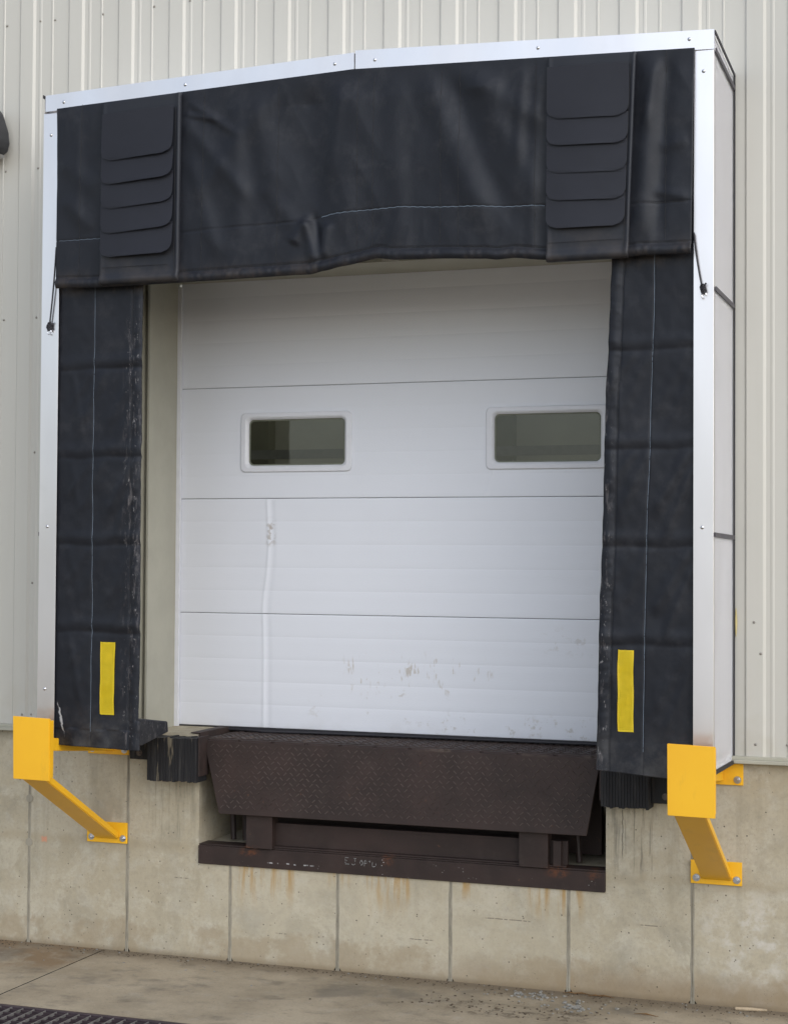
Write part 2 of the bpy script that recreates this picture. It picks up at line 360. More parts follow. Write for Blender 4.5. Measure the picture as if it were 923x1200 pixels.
def tube(bm, pts, r, n=8, cap=True):
    pts = [Vector(p) for p in pts]; rings = []
    for i, p in enumerate(pts):
        t = (pts[min(i+1, len(pts)-1)]-pts[max(i-1, 0)]).normalized()
        a = t.cross(Vector((0, 0, 1)));  a = a if a.length > .05 else t.cross(Vector((1, 0, 0))); a.normalize(); b = t.cross(a)
        ri = r[i] if isinstance(r, (list, tuple)) else r
        rings.append([bm.verts.new(p+a*math.cos(k*2*math.pi/n)*ri+b*math.sin(k*2*math.pi/n)*ri) for k in range(n)])
    for A, B in zip(rings, rings[1:]):
        for k in range(n): bm.faces.new((A[k], A[(k+1) % n], B[(k+1) % n], B[k]))
    if cap: bm.faces.new(rings[0]); bm.faces.new(rings[-1][::-1])
    return bm
def bolt_bm(p, r=.016, h=.012, washer=True):
    bm = bmesh.new(); x, y, z = p
    if washer: tube(bm, [(x, y, z), (x, y-.003, z)], r*1.5, 16)
    tube(bm, [(x, y-.0031, z), (x, y-.0031-h, z)], r, 6)
    tube(bm, [(x, y-.0031-h, z), (x, y-.009-h, z)], r*.5, 10)
    return bm
def dome_bm(p, r):
    bm = bmesh.new(); x, y, z = p
    tube(bm, [(x, y, z), (x, y-r*.25, z), (x, y-r*.7, z), (x, y-r*.9, z)], [r*1.5, r*1.3, r*.95, r*.4], 10); return bm
def instance_children(proto, parent, pts, name=None):
    """copies of a small mesh part whose own origin is (0,0,0) of the thing"""
    for p in pts:
        c = proto.copy(); C.objects.link(c); c.parent = parent; c.location = p
def local_part(name, bm, mat, parent, loc, smooth=False):
    me = bpy.data.meshes.new(name); bmesh.ops.recalc_face_normals(bm, faces=bm.faces[:]); bm.to_mesh(me); bm.free(); me.materials.append(mat)
    if smooth:
        for p in me.polygons: p.use_smooth = True
    o = bpy.data.objects.new(name, me); C.objects.link(o); o.parent = parent; o.location = loc; return o

H = 1.185            # top of the concrete
D = .61              # projection of the shelter

# ------------------------------------------------------------------ ground with trench
TY0, TY1 = -1.19, -1.75
bm = bmesh.new()
def sheet(x0, x1, y0, y1, z=0.):
    v = [bm.verts.new(p) for p in ((x0, y0, z), (x1, y0, z), (x1, y1, z), (x0, y1, z))]; bm.faces.new(v)
JX = -1.655
sheet(-150, 150, -200, TY1); sheet(-150, -6, TY1, TY0); sheet(6, 150, TY1, TY0)
sheet(-150, JX-.004, TY0, .30); sheet(JX+.004, 150, TY0, .30)
sheet(-6, 6, TY1, TY0, -.8)
for y in (TY0, TY1):
    v = [bm.verts.new(p) for p in ((-6, y, 0), (6, y, 0), (6, y, -.8), (-6, y, -.8))]; bm.faces.new(v)
v = [bm.verts.new(p) for p in ((JX-.004, .3, -.02), (JX+.004, .3, -.02), (JX+.004, TY0, -.02), (JX-.004, TY0, -.02))]; bm.faces.new(v)
tag(obj('ground', bm, GND), kind='structure')

gr = empty('drain_grate', (0, TY0, 0), 'long dark steel trench drain grate set in the concrete apron, bottom left', 'drain grate')
bm = bmesh.new(); bx(bm, -5.9, 5.9, TY0-.028, TY0-.002, -.05, .005, .002); bx(bm, -5.9, 5.9, TY1+.002, TY1+.028, -.05, .005, .002); obj('frame', bm, GRT, gr)
bm = bmesh.new(); y = TY0-.05
while y > TY1+.04: bx(bm, -5.9, 5.9, y-.003, y+.003, -.035, .0); y -= .06
tag(obj('bearing_bar', bm, GRT, gr), kind='stuff')
bm = bmesh.new(); x = -5.85
while x < 1.5:
    bx(bm, x-.002, x+.002, TY1+.03, TY0-.03, -.010, .003); x += .06
tag(obj('cross_rod', bm, ROD, gr), kind='stuff')

# ------------------------------------------------------------------ building
bd = empty('warehouse_building', (0, 0, 0), 'beige ribbed metal warehouse wall standing on a stained concrete foundation', 'building')
PER = .3095; RX = 1.872
def prof_points(x0, x1):
    P = [(-.102, 0), (-.092, .010), (-.014, .010), (0, 0), (.020, 0), (.025, .0025), (.034, .0025), (.040, 0), (.098, 0), (.102, .004), (.108, .004), (.112, 0)]
    xs = []
    k = math.floor((x0-RX)/PER)-1
    while RX+k*PER-.11 < x1:
        xs += [(RX+k*PER+a, -b) for a, b in P]; k += 1
    def at(x):
        for (a, ya), (b, yb) in zip(xs, xs[1:]):
            if a <= x <= b: return ya+(yb-ya)*((x-a)/(b-a) if b > a else 0)
        return 0
    return [(x0, at(x0))]+[p for p in xs if x0 < p[0] < x1]+[(x1, at(x1))]
def siding(x0, x1, z0, z1, bm):
    pts = prof_points(x0, x1); zs = [z0, z1]
    for (a, ya), (b, yb) in zip(pts, pts[1:]):
        v = [bm.verts.new(p) for p in ((a, ya, z0), (b, yb, z0), (b, yb, z1), (a, ya, z1))]; bm.faces.new(v)
bm = bmesh.new()
DT = 3.66
siding(-9, -1.475, H-.005, 7.2, bm); siding(1.475, 9, H-.005, 7.2, bm); siding(-1.475, 1.475, DT, 7.2, bm)
bmesh.ops.remove_doubles(bm, verts=bm.verts[:], dist=1e-5)
obj('siding', bm, SID, bd)
# backing so that the wall has a thickness
bm = bmesh.new(); bx(bm, -9, -1.44, .06, .20, H, 7.2); bx(bm, 1.44, 9, .06, .20, H, 7.2); bx(bm, -1.44, 1.44, .06, .20, DT+.04, 7.2)
obj('inner_wall_liner', bm, INW, bd)
bm = bmesh.new()
for a, b in ((-9, -1.49), (1.49, 9)):
    bx(bm, a, b, -.046, .01, H-.022, H-.004, .003); bx(bm, a, b, -.036, .01, H-.004, H+.012, .002)
obj('base_trim', bm, TRIM, bd)
# door jambs: J-channel, return and stop
for s in (-1, 1):
    bm = bmesh.new()
    def sx(a, b, *r):
        bx(bm, min(s*a, s*b), max(s*a, s*b), *r)
    sx(1.456, 1.478, -.034, .05, H, DT+.05)
    sx(1.428, 1.457, .030, .058, H, DT+.03)
    sx(1.418, 1.430, -.004, .345, H, DT+.01)
    sx(1.428, 1.50, .20, .345, H, DT+.01)
    obj('door_jamb', bm, TRIM, bd)
    bm = box(min(s*1.396, s*1.418), max(s*1.396, s*1.418), .325, .345, H+.003, DT-.02); obj('weather_strip', bm, FRM, bd)
bm = bmesh.new(); bx(bm, -1.45, 1.45, -.004, .345, DT, DT+.04); obj('door_head', bm, TRIM, bd)

# foundation: form panels with open joints; the pit is cut out of it
JO = [-9.0, -7.62, -6.40, -5.18, -3.96, -3.353, -2.743, -2.134, -1.524, -.914, -.305, .305, .914, 1.524, 2.134, 2.743, 3.353, 3.96, 5.18, 6.4, 7.62, 9.0]
PX, PZ = 1.10, .505
bm = bmesh.new(); g = .0075
FT = -.12
for a, b in zip(JO, JO[1:]):
    a += g; b -= g; c = .012
    if b < -PX or a > PX: pts = [(a, FT), (b, FT), (b, H), (a, H)]
    elif a < -PX: pts = [(a, FT), (b, FT), (b, PZ), (-PX, PZ), (-PX, H), (a, H)]
    elif b > PX: pts = [(a, FT), (b, FT), (b, H), (PX, H), (PX, PZ), (a, PZ)]
    else: pts = [(a, FT), (b, FT), (b, PZ), (a, PZ)]
    # worn lower corners just above the ground
    q = []
    for (x, z) in pts:
        if z == FT and x == a: q += [(a, .035), (a+c*.35, .014), (a+c, .004), (a+c, FT)]
        elif z == FT and x == b: q += [(b-c, FT), (b-c, .004), (b-c*.35, .014), (b, .035)]
        else: q.append((x, z))
    merge(bm, prism(q, 'y', 0, .30))
obj('foundation_wall', bm, CON, bd)
for j in JO[1:-1]:
    bm = bmesh.new()
    top = PZ if abs(j) < PX else H
    # mortar squeezed into the joint: one ragged strip
    n = 60; zz = [-.1+(top-.002+.1)*k/n for k in range(n+1)]; fr = []
    for z in zz:
        a = noise.noise(Vector((j, z*14, 1)))*.003; b = noise.noise(Vector((j, z*17, 5)))*.003
        fr.append([bm.verts.new(p) for p in ((j-g-.003+a, .0002, z), (j-.002+a, -.0016, z), (j+.001+b, .0022, z), (j+.003+b, -.0014, z), (j+g+.003+b, .0002, z))])
    for A, B in zip(fr, fr[1:]):
        for q in range(4): bm.faces.new((A[q], A[q+1], B[q+1], B[q]))
    obj('form_joint', bm, SEAM, bd)
for zc in (.79, .55):                        # two form-tie plugs in the joint left of the guard
    obj('form_tie_plug', tube(bmesh.new(), [(-2.134, .002, zc), (-2.134, -.004, zc)], .022, 18), SEAM, bd)

# pit walls, pit floor, dock floor
bm = bmesh.new()
bx(bm, -PX-.25, -PX, .301, 2.2, .3, H-.001); bx(bm, PX, PX+.25, .301, 2.2, .3, H-.001)
bx(bm, -PX-.2, PX+.2, .10, 2.3, .3, .60); bx(bm, -PX-.2, PX+.2, 2.2, 2.4, .3, H-.001)
bx(bm, -PX, PX, .02, .10, .45, .596)
obj('pit_lining', bm, CON, bd)
bm = bmesh.new()
bx(bm, -3.2, -PX-.006, .302, 4, H-.1, H+.003); bx(bm, PX+.006, 3.2, .302, 4, H-.1, H+.003); bx(bm, -PX-.006, PX+.006, 2.25, 4, H-.1, H+.003)
obj('dock_floor', bm, CON, bd)
# steel angles on the pit edge
for s in (-1, 1):
    bm = bmesh.new()
    a, b = sorted((s*(PX-.004), s*(PX+.05)))
    bx(bm, a, b, -.006, .9, H+.0035, H+.009)
    a, b = sorted((s*(PX-.006), s*(PX+.004)))
    bx(bm, a, b, -.006, .9, H-.17, H+.0034)
    obj('pit_edge_angle', bm, RUST, bd)
# curb angle at the bottom of the pit
cb = bmesh.new(); bx(cb, -PX+.002, PX-.002, -.010, -.002+.004, PZ-.004, .598, .002); bx(cb, -PX+.002, PX-.002, .002, .11, .598, .606, .002)
curb = obj('pit_curb_angle', cb, STL, bd)
# chalked letters on the curb
def strokes(bm, lst, ox, oz, sc, r=.0017):
    for st in lst:
        for (a, b) in zip(st, st[1:]):
            n = 3
            for k in range(n):
                if rnd.random() < .18: continue
                p = Vector(a).lerp(Vector(b), k/n); q = Vector(a).lerp(Vector(b), (k+.92)/n)
                tube(bm, [(ox+p.x*sc, -.0105, oz+p.y*sc), (ox+q.x*sc, -.0105, oz+q.y*sc)], r*rnd.uniform(.7, 1.25), 6)
bm = bmesh.new()
E_ = [[(.6, 1), (0, 1), (.05, .5), (.05, 0), (.7, 0)], [(.05, .5), (.5, .55)]]
J_ = [[(.3, 1), (.9, 1)], [(.7, 1), (.72, .15), (.45, -.05), (.15, .1)]]
O_ = [[(.3, .9), (.05, .5), (.3, .05), (.55, .4), (.3, .9)]]
P_ = [[(0, 0), (.05, .9), (.45, .8), (.4, .5), (.05, .45)]]
I_ = [[(0, .8), (.2, .95), (.2, .05)]]
D_ = [[(0, .75), (0, .1), (.4, .1), (.6, .4), (.5, .75)]]
for L_, ox in ((E_, 0), (J_, .032), (O_, .080), (P_, .106), (I_, .130), (D_, .150)):
    bm = bmesh.new(); strokes(bm, L_, -.262+ox, .553-ox*.05, .033)
    obj('chalk_letter', bm, CHALK, bd)
# interior seen through the door's windows, roof left off to let daylight in
bm = bmesh.new(); bx(bm, -3.2, 3.2, 4.0, 4.2, H, 7.2); bx(bm, -3.4, -3.2, .2, 4.2, H, 7.2); bx(bm, 3.2, 3.4, .2, 4.2, H, 7.2); obj('interior_wall', bm, INW, bd)
for x0, x1 in ((-2.66, -2.42), (-.66, -.47)):  # added posts and boxes, standing in for each window's dark column
    obj('added_dark_post', box(x0, x1, 3.86, 3.995, H+.01, 5.5), IND, bd)
    obj('added_dark_box', box(x0-.03, x0+.05, 3.80, 3.858, 2.98, 3.06), IND, bd)
obj('added_rail', box(-3.1, 3.1, 3.78, 3.80, 2.885, 2.955), m_flat('added_rail_paint', (.22, .225, .215), .7), bd)  # added rail, standing in for the dark band across both panes
# siding screws
scr = local_part('wall_screw', dome_bm((0, 0, 0), .0045), SCR, bd, (-2.338, -.002, 5.115), True)
pts = [(-2.123, 5.12), (-2.03, 5.118), (-1.729, 5.12), (-1.414, 5.13), (-1.197, 5.14), (-1.10, 5.14), (-2.128, 4.294), (-2.337, 4.29), (-2.337, 3.452), (-2.128, 3.457), (-2.129, 2.705), (-2.135, 1.98), (-2.185, 1.251), (-2.131, 1.253),
       (1.816, 1.834), (1.848, 1.685), (1.824, 1.254), (1.972, 1.256)]
def rib_y(x):
    for (a, ya), (b, yb) in zip(PP, PP[1:]):
        if a <= x <= b: return ya+(yb-ya)*(x-a)/(b-a+1e-9)
    return 0
PP = prof_points(-3, 3)
instance_children(scr, bd, [(x, rib_y(x)-.001, z) for x, z in pts])

# ------------------------------------------------------------------ overhead door
YD = .35
dr = empty('overhead_door', (0, YD, H), 'closed white sectional overhead door with two rounded windows behind the black curtains', 'door')
zs = [1.196, 1.8195, 2.4535, 3.070, 3.70]
def creasex(z):
    K = [(1.1, -.886), (1.40, -.888), (1.63, -.889), (1.80, -.893), (1.825, -.897), (1.91, -.892), (2.05, -.872), (2.2, -.862), (2.30, -.868), (2.46, -.876)]
    for (a, xa), (b, xb) in zip(K, K[1:]):
        if a <= z <= b: return xa+(xb-xa)*(z-a)/(b-a)
    return -.88
for i, (z0, z1) in enumerate(zip(zs, zs[1:])):
    z0 += .0013 if i else 0; z1 -= .0013
    bm = bmesh.new()
    dents = .0016
    # vertical sample heights with four grooves per section
    hs = set([0, 1]); zz = []
    pitch = (zs[i+1]-zs[i])/5
    cand = [z0, z0+.002, z0+.006]
    for k in range(5):
        c = zs[i]+pitch*k
        if k: cand += [c-.0066, c-.003, c, c+.003, c+.0066]
        for q in (.3, .5, .7): cand.append(c+pitch*q)
    cand += [z1-.006, z1-.002, z1]
    def yoff(x, z):
        y = 0.
        if i == 2 and False: pass
        e = min(z-z0, z1-z)
        if e < .004: y += .002*(1-e/.004)**2
        for k in range(1, 5):
            dz = abs(z-(zs[i]+pitch*k))
            amp = .0007 if i != 2 else .0004
            if dz < .0065: y += amp*(1-dz/.0065)
        if i < 2:
            dx = x-creasex(z)
            y -= .0026*math.exp(-(dx/.007)**2) - .002*math.exp(-((dx-.028)/.014)**2)
            y += .003*math.exp(-((x+.88)/.3)**2)
        if i == 1:
            y -= .004*math.exp(-((x+.86)/.1)**2)*math.exp(-((z-2.2)/.2)**2)
        y += .0022*noise.noise(Vector((x*1.1, z*1.3, i*3.)))
        if i == 2: y -= .005*math.exp(-((x-.37-(z-2.455)*.37)/.007)**2)*(1 if z < 2.6 else 0)*.5
        return y
    xs = []
    x = -1.404
    while x < 1.404:
        xs.append(x); x += .006 if abs(x+.88) < .07 or (i == 2 and abs(x-.39) < .05) else .035
    xs.append(1.404)
    if i == 2:
        cand = sorted(set(cand) | {2.634, 2.890}); xs = sorted(set(xs) | {a+b for a in (-.705, .705) for b in (-.287, .287)})
    grid = [[bm.verts.new((x, YD+yoff(x, z), z)) for x in xs] for z in cand]
    for A, B in zip(grid, grid[1:]):
        for k in range(len(xs)-1):
            cx = (xs[k]+xs[k+1])/2; cz = (A[k].co.z+B[k].co.z)/2
            if i == 2 and abs(abs(cx)-.705) < .287 and 2.634 < cz < 2.890: continue     # openings for the windows
            bm.faces.new((A[k], A[k+1], B[k+1], B[k]))
    # edges turned back to give the section its thickness
    for row, zz_ in ((grid[0], z0), (grid[-1], z1)):
        back = [bm.verts.new((v.co.x, YD+.05, zz_)) for v in row]
        for k in range(len(row)-1): bm.faces.new((row[k], row[k+1], back[k+1], back[k]))
    tag(obj('door_section', bm, DOOR, dr, True), {0: 'lowest door section with hand smudges and a vertical crease', 1: 'door section with a wavy vertical dent at its left', 2: 'door section holding both windows', 3: 'top door section shaded by the head curtain'}[i])
bm = bmesh.new(); bx(bm, -1.40, 1.40, YD+.002, YD+.045, 1.176, 1.1955)
tube(bm, [(-1.40, YD+.004, 1.182), (-1.0, YD+.002, 1.180), (-.88, YD-.012, 1.176), (-.6, YD-.006, 1.179), (0, YD+.002, 1.181), (1.4, YD+.004, 1.182)], .007, 8)
obj('bottom_seal', bm, BLK, dr)
bm = bmesh.new()                                     # dark gaskets between sections and a light-tight back
for z in zs[1:-1]: bx(bm, -1.40, 1.40, YD+.010, YD+.048, z-.006, z+.006)
obj('joint_gasket', bm, BLK, dr)
def rrect(w, h, r, n=6):
    out = []
    for cx, cz, a0 in ((w/2-r, h/2-r, 0), (-w/2+r, h/2-r, 90), (-w/2+r, -h/2+r, 180), (w/2-r, -h/2+r, 270)):
        for k in range(n+1):
            a = math.radians(a0+90*k/n); out.append((cx+r*math.cos(a), cz+r*math.sin(a)))
    return out
for cx in (-.705, .705):
    cz = 2.762
    bm = bmesh.new()
    loops = []
    for (w_, h_, r_, y_) in ((.655, .328, .028, YD+.004), (.655, .328, .028, YD-.006), (.647, .320, .026, YD-.011), (.600, .285, .03, YD-.012), (.588, .272, .03, YD-.009), (.572, .258, .028, YD-.001), (.566, .252, .026, YD+.014)):
        loops.append([bm.verts.new((cx+a, y_, cz+b)) for a, b in rrect(w_, h_, r_)])
    for A, B in zip(loops, loops[1:]):
        n = len(A)
        for k in range(n): bm.faces.new((A[k], A[(k+1) % n], B[(k+1) % n], B[k]))
    f = obj('window_frame', bm, FRM, dr)
    bm = bmesh.new(); P1 = rrect(.572, .258, .028); merge(bm, prism([(cx+a, cz+b) for a, b in P1], 'y', YD+.012, YD+.015)); obj('window_pane', bm, GLS, f)
    bm = bmesh.new(); A = [(cx+a, cz+b) for a, b in rrect(.572, .258, .028)]; B = [(cx+a, cz+b) for a, b in rrect(.552, .238, .022)]
    va = [bm.verts.new((a, YD+.0095, b)) for a, b in A]; vb = [bm.verts.new((a, YD+.0105, b)) for a, b in B]
    for k in range(len(va)): bm.faces.new((va[k], va[(k+1) % len(va)], vb[(k+1) % len(va)], vb[k]))
    obj('window_gasket', bm, m_flat('olive_gasket', (.14, .15, .11), .6), f)

# ------------------------------------------------------------------ dock leveller
lv = empty('dock_leveler', (0, 0, .6), 'brown steel dock leveler with tread-plate lip folded down in the pit', 'dock leveler')
ZD = 1.168
bm = box(-1.062, 1.072, .022, 2.1, ZD-.008, ZD, .001)
rows = 13
for r in range(rows):
    for k in range(52):
        x = -1.04+k*.0405+(.02 if r % 2 else 0); y = .045+r*.028
        a = .7854 if (k+r) % 2 else -.7854
        t = bmesh.new(); bmesh.ops.create_cube(t, size=1)
        for v in t.verts:
            p = Vector((v.co.x*.026*(1 if v.co.z < 0 else .8), v.co.y*.008*(1 if v.co.z < 0 else .4), 0))
            v.co = Vector((x+p.x*math.cos(a)-p.y*math.sin(a), y+p.x*math.sin(a)+p.y*math.cos(a), ZD-.0005+(v.co.z+.5)*.0035))
        merge(bm, t)
obj('deck_plate', bm, STL, lv)
bm = bmesh.new()
bx(bm, -1.058, 1.068, -.002, .020, ZD-.085, ZD-.004, .002)
for k in range(11):
    a = -1.04+k*.19; tube(bm, [(a, -.008, ZD-.012), (a+.17, -.008, ZD-.012)], .009, 10)
obj('lip_hinge', bm, STL, lv)
# lip: tapered plate hanging, lower edge a little forward
LT = [(-1.054, 1.156, -.026), (1.068, 1.156, -.026), (1.078, 1.142, -.027), (1.016, .779, -.062), (-.955, .779, -.062), (-1.060, 1.142, -.027)]
bm = bmesh.new(); A = [bm.verts.new((x, y, z)) for x, z, y in LT]; B = [bm.verts.new((x, y+.014, z)) for x, z, y in LT]
bm.faces.new(A); bm.faces.new(B[::-1])
for i in range(6): bm.faces.new((A[i], A[(i+1) % 6], B[(i+1) % 6], B[i]))
bmesh.ops.bevel(bm, geom=bm.edges[:], offset=.0025, segments=1, affect='EDGES')
r = 0; z = 1.132
while z > .80:
    f = (1.152-z)/(1.152-.781); y = -.026-.036*f
    x0 = -1.056+.101*f+.022; x1 = 1.075-.058*f-.022; k = 0; x = -1.05+(.0185 if r % 2 else 0)
    while x < 1.06:
        if x0 < x < x1:
            a = .72 if (k+r) % 2 else -.72
            t = bmesh.new(); bmesh.ops.create_cube(t, size=1)
            for v in t.verts:
                top = v.co.y < 0
                px = v.co.x*.025*(.8 if top else 1); pz = v.co.z*.0065*(.5 if top else 1)
                v.co = Vector((x+px*math.cos(a)-pz*math.sin(a), y-(.0030 if top else -.001), z+px*math.sin(a)+pz*math.cos(a)))
            merge(bm, t)
        x += .037; k += 1
    z -= .0262; r += 1
obj('lip', bm, STL, lv)
bm = bmesh.new(); bx(bm, -.70, .90, .030, .060, .615, .735, .003); bx(bm, -.70, .90, .005, .030, .607, .616, .002)
bx(bm, .835, .875, -.004, .030, .61, .737, .002); obj('cross_beam', bm, STL, lv)
for a in (-.814, .667):
    bm = bmesh.new(); bx(bm, a, a+.148, -.026, -.016, .603, .792, .002); bx(bm, a+.002, a+.012, -.016, .06, .606, .788); bx(bm, a+.136, a+.146, -.016, .06, .606, .788); bx(bm, a+.012, a+.136, -.016, .05, .74, .75)
    obj('lip_keeper', bm, STL, lv)
bm = bmesh.new()
for a in (-.97, -.90, .93): tube(bm, [(a, .16, .61), (a-.05, .22, 1.10)], .016, 8)
for a in (-.6, -.2, .2, .6): bx(bm, a, a+.05, .05, 2.0, 1.04, 1.158)
bx(bm, -1.0, 1.0, .35, .40, .62, 1.15)
obj('support_strut', bm, STL, lv)
for a in (-.45, -.25, .05, .35, .52): obj('lip_lug', tube(bmesh.new(), [(a, .02, .775), (a, .045, .775)], .008, 8), STL, lv)

# rubber bumpers
def bumper(s, x0, x1, z0, z1, xt, zt0, zt1, label):
    e = empty('dock_bumper', ((x0+x1)/2, 0, z0), label, 'dock bumper', 'rubber bumpers either side of the leveler')
    bm = bmesh.new(); n = 16; wd = (x1-x0)/n
    for k in range(n):
        dz = rnd.uniform(-.004, .004); dy = rnd.uniform(-.0012, .0012)
        bx(bm, x0+k*wd+.0006, x0+(k+1)*wd-.0006, -.135+dy, -.008, z0+dz, z1-.008+rnd.uniform(-.003, .003), .001)
    obj('rubber_block', bm, RUB, e)
    bm = bmesh.new(); a, b = sorted((x0 if s < 0 else x1, xt))
    bx(bm, a, b, -.075, -.004, zt0, zt1, .003); obj('mounting_lug', bm, RUB, e)
    bm = bmesh.new(); xx = x1 if s < 0 else x0
    bx(bm, *( (xx+.001, xx+.009) if s < 0 else (xx-.009, xx-.001)), -.12, -.004, z0+.03, z1, .001); obj('end_angle', bm, m_flat('rusty_angle_plate', (.035, .02, .017), .7, 0, .5, .3), e)
    cx = (a+b)/2+.01*s; obj('anchor_bolt', bolt_bm((cx, -.0755, zt0+.035), .011, .008), m_flat('rusty_bolt', (.10, .08, .07), .6, .3), e)
bumper(-1, -1.342, -1.052, .945, 1.182, -1.478, 1.045, 1.165, 'scuffed black laminated rubber bumper left of the brown leveler')
bumper(1, 1.103, 1.336, .935, 1.182, 1.455, .958, 1.165, 'black laminated rubber bumper right of the leveler, under the curtain hem')

# ------------------------------------------------------------------ yellow guards
def guard(s, label):
    xc = s*1.642
    e = empty('dock_guard', (xc, 0, .58), label, 'guard', 'yellow steel guards below the shelter legs')
    px = xc+(.012 if s > 0 else 0); yp = -.80; zp0, zp1 = 1.012, 1.322
    tx = .004 if s < 0 else 0.
    bm = hexa([(px-.104+tx, yp, zp0), (px+.104+tx, yp, zp0-.003), (px+.104, yp, zp1-.003), (px-.106, yp, zp1+.003), (px-.104+tx, yp+.012, zp0), (px+.104+tx, yp+.012, zp0-.003), (px+.104, yp+.012, zp1-.003), (px-.106, yp+.012, zp1+.003)])
    bmesh.ops.bevel(bm, geom=bm.edges[:], offset=.002, segments=2, affect='EDGES')
    bx(bm, px+.060, px+.100, yp+.0125, yp+.05, zp0+.01, zp1-.015, .002)
    bx(bm, px-.100, px-.060, yp+.0125, yp+.05, zp0+.01, zp1-.015, .002)
    obj('face_plate', bm, YEL, e)
    hw = .070
    # diagonal arm: box section from the low base plate out to the face plate
    za, zb = .60, .685
    bm = hexa([(xc-hw, -.012, za), (xc+hw, -.012, za), (xc+hw, -.012, za+.038), (xc-hw, -.012, za+.038), (xc-hw, yp+.013, zp0+.006), (xc+hw, yp+.013, zp0+.006), (xc+hw, yp+.013, zp0+.048), (xc-hw, yp+.013, zp0+.048)])
    bmesh.ops.bevel(bm, geom=bm.edges[:], offset=.004, segments=2, affect='EDGES'); obj('diagonal_arm', bm, YEL, e)
    bm = bmesh.new(); bx(bm, xc-.126, xc+.118, -.011, -.001, .578, .690, .0015)
    lower = obj('base_plate', bm, YEL, e)
    bm = bmesh.new(); bx(bm, xc-.126, xc+.124, -.011, -.001, 1.056, 1.158, .0015); upper = obj('base_plate', bm, YEL, e)
    bm = bmesh.new()
    merge(bm, hexa([(xc-.03, -.012, 1.075), (xc+.03, -.012, 1.075), (xc+.03, -.012, 1.14), (xc-.03, -.012, 1.14), (xc-.03, yp+.013, 1.155), (xc+.03, yp+.013, 1.155), (xc+.03, yp+.013, 1.22), (xc-.03, yp+.013, 1.22)]))
    bmesh.ops.bevel(bm, geom=bm.edges[:], offset=.003, segments=2, affect='EDGES'); obj('top_arm', bm, YEL, e)
    for x, z in ((xc-.098, .606), (xc+.094, .606)): obj('anchor_bolt', bolt_bm((x, -.011, z), .012, .009), ZINC, lower)
    for x, z in ((xc-.098, 1.082), (xc+.097, 1.082)): obj('anchor_bolt', bolt_bm((x, -.011, z), .012, .009), ZINC, upper)
guard(-1, 'yellow steel guard bolted to the concrete below the left shelter leg')
guard(1, 'yellow steel guard bolted to the concrete below the right shelter leg')

# ------------------------------------------------------------------ the shelter
sh = empty('dock_shelter', (0, -.3, H), 'projecting dock shelter with white aluminium frame and black fabric curtains round the door', 'dock shelter')
# header rails (two angles meeting at a shallow peak)
def rail(x0, zb0, zt0, x1, zb1, zt1):
    bm = hexa([(x0, -D, zb0), (x1, -D, zb1), (x1, -D, zt1), (x0, -D, zt0), (x0, -D+.004, zb0), (x1, -D+.004, zb1), (x1, -D+.004, zt1), (x0, -D+.004, zt0)])
    merge(bm, hexa([(x0, -D+.004, zt0-.004), (x1, -D+.004, zt1-.004), (x1, -D+.004, zt1), (x0, -D+.004, zt0), (x0, -D+.10, zt0-.004), (x1, -D+.10, zt1-.004), (x1, -D+.10, zt1), (x0, -D+.10, zt0)]))
    return bm
obj('header_rail', rail(-1.716, 4.424, 4.508, -.0115, 4.486, 4.574), ALU, sh)
obj('header_rail', rail(-.0055, 4.486, 4.583, 1.720, 4.428, 4.517), ALU, sh)
for s in (-1, 1):
    xo = s*1.728 if s < 0 else 1.718; xi = s*1.628
    a, b = sorted((xo, xi)); ztop = 4.415 if s < 0 else 4.427
    bm = bmesh.new(); bx(bm, a, b, -D+.0045, -D+.009, 1.19, ztop, .001)
    a2, b2 = (xo, xo+.005) if s < 0 else (xo-.005, xo)
    bx(bm, a2, b2, -D+.0091, -D+.05, 1.19, ztop)
    leg = obj('leg_rail', bm, ALU, sh)
    # white side sheeting with straps
    xs_ = xo+.003 if s < 0 else xo-.003
    bm = bmesh.new(); ny, nz = 10, 60
    grid = [[bm.verts.new((xs_+s*(.006*noise.noise(Vector((j*.35, i*.12, 3)))*math.sin(math.pi*j/ny)), -D+.0095+(D-.016)*j/ny, (1.175 if j else 1.19)+(4.492-1.178-.03*j/ny)*i/nz)) for j in range(ny+1)] for i in range(nz+1)]
    for A, B in zip(grid, grid[1:]):
        for j in range(ny): bm.faces.new((A[j], A[j+1], B[j+1], B[j]))
    ext = bmesh.ops.solidify(bm, geom=bm.faces[:], thickness=.004) 
    sp = obj('side_panel', bm, WPN, sh, True)
    o1, o2 = sorted((xs_+s*.006, xs_+s*.011))
    def strap(y0, z0, y1, z1, w_=.011):
        return hexa([(o1, y0, z0-w_), (o2, y0, z0-w_), (o2, y0, z0+w_), (o1, y0, z0+w_), (o1, y1, z1-w_), (o2, y1, z1-w_), (o2, y1, z1+w_), (o1, y1, z1+w_)])
    for y0, z0, y1, z1, w_ in ((-D+.03, 3.350, -.006, 3.347, .010), (-D+.012, 2.243, -.006, 2.238, .010), (-D+.03, 4.430, -.006, 4.402, .011)):
        obj('strap', strap(y0, z0, y1, z1, w_), STRAP, sp)
    bm = strap(-D+.006, 1.182, -.006, 1.168, .010)
    merge(bm, strap(-D+.006, 4.506, -.006, 4.468, .008))
    # narrow black edging down the wall side
    q = [(o1, -.020, 1.16), (o2, -.020, 1.16), (o2, -.003, 1.16), (o1, -.003, 1.16)]
    merge(bm, hexa(q+[(x, y, 4.47) for x, y, z in q])); obj('edging', bm, BLK, sp)
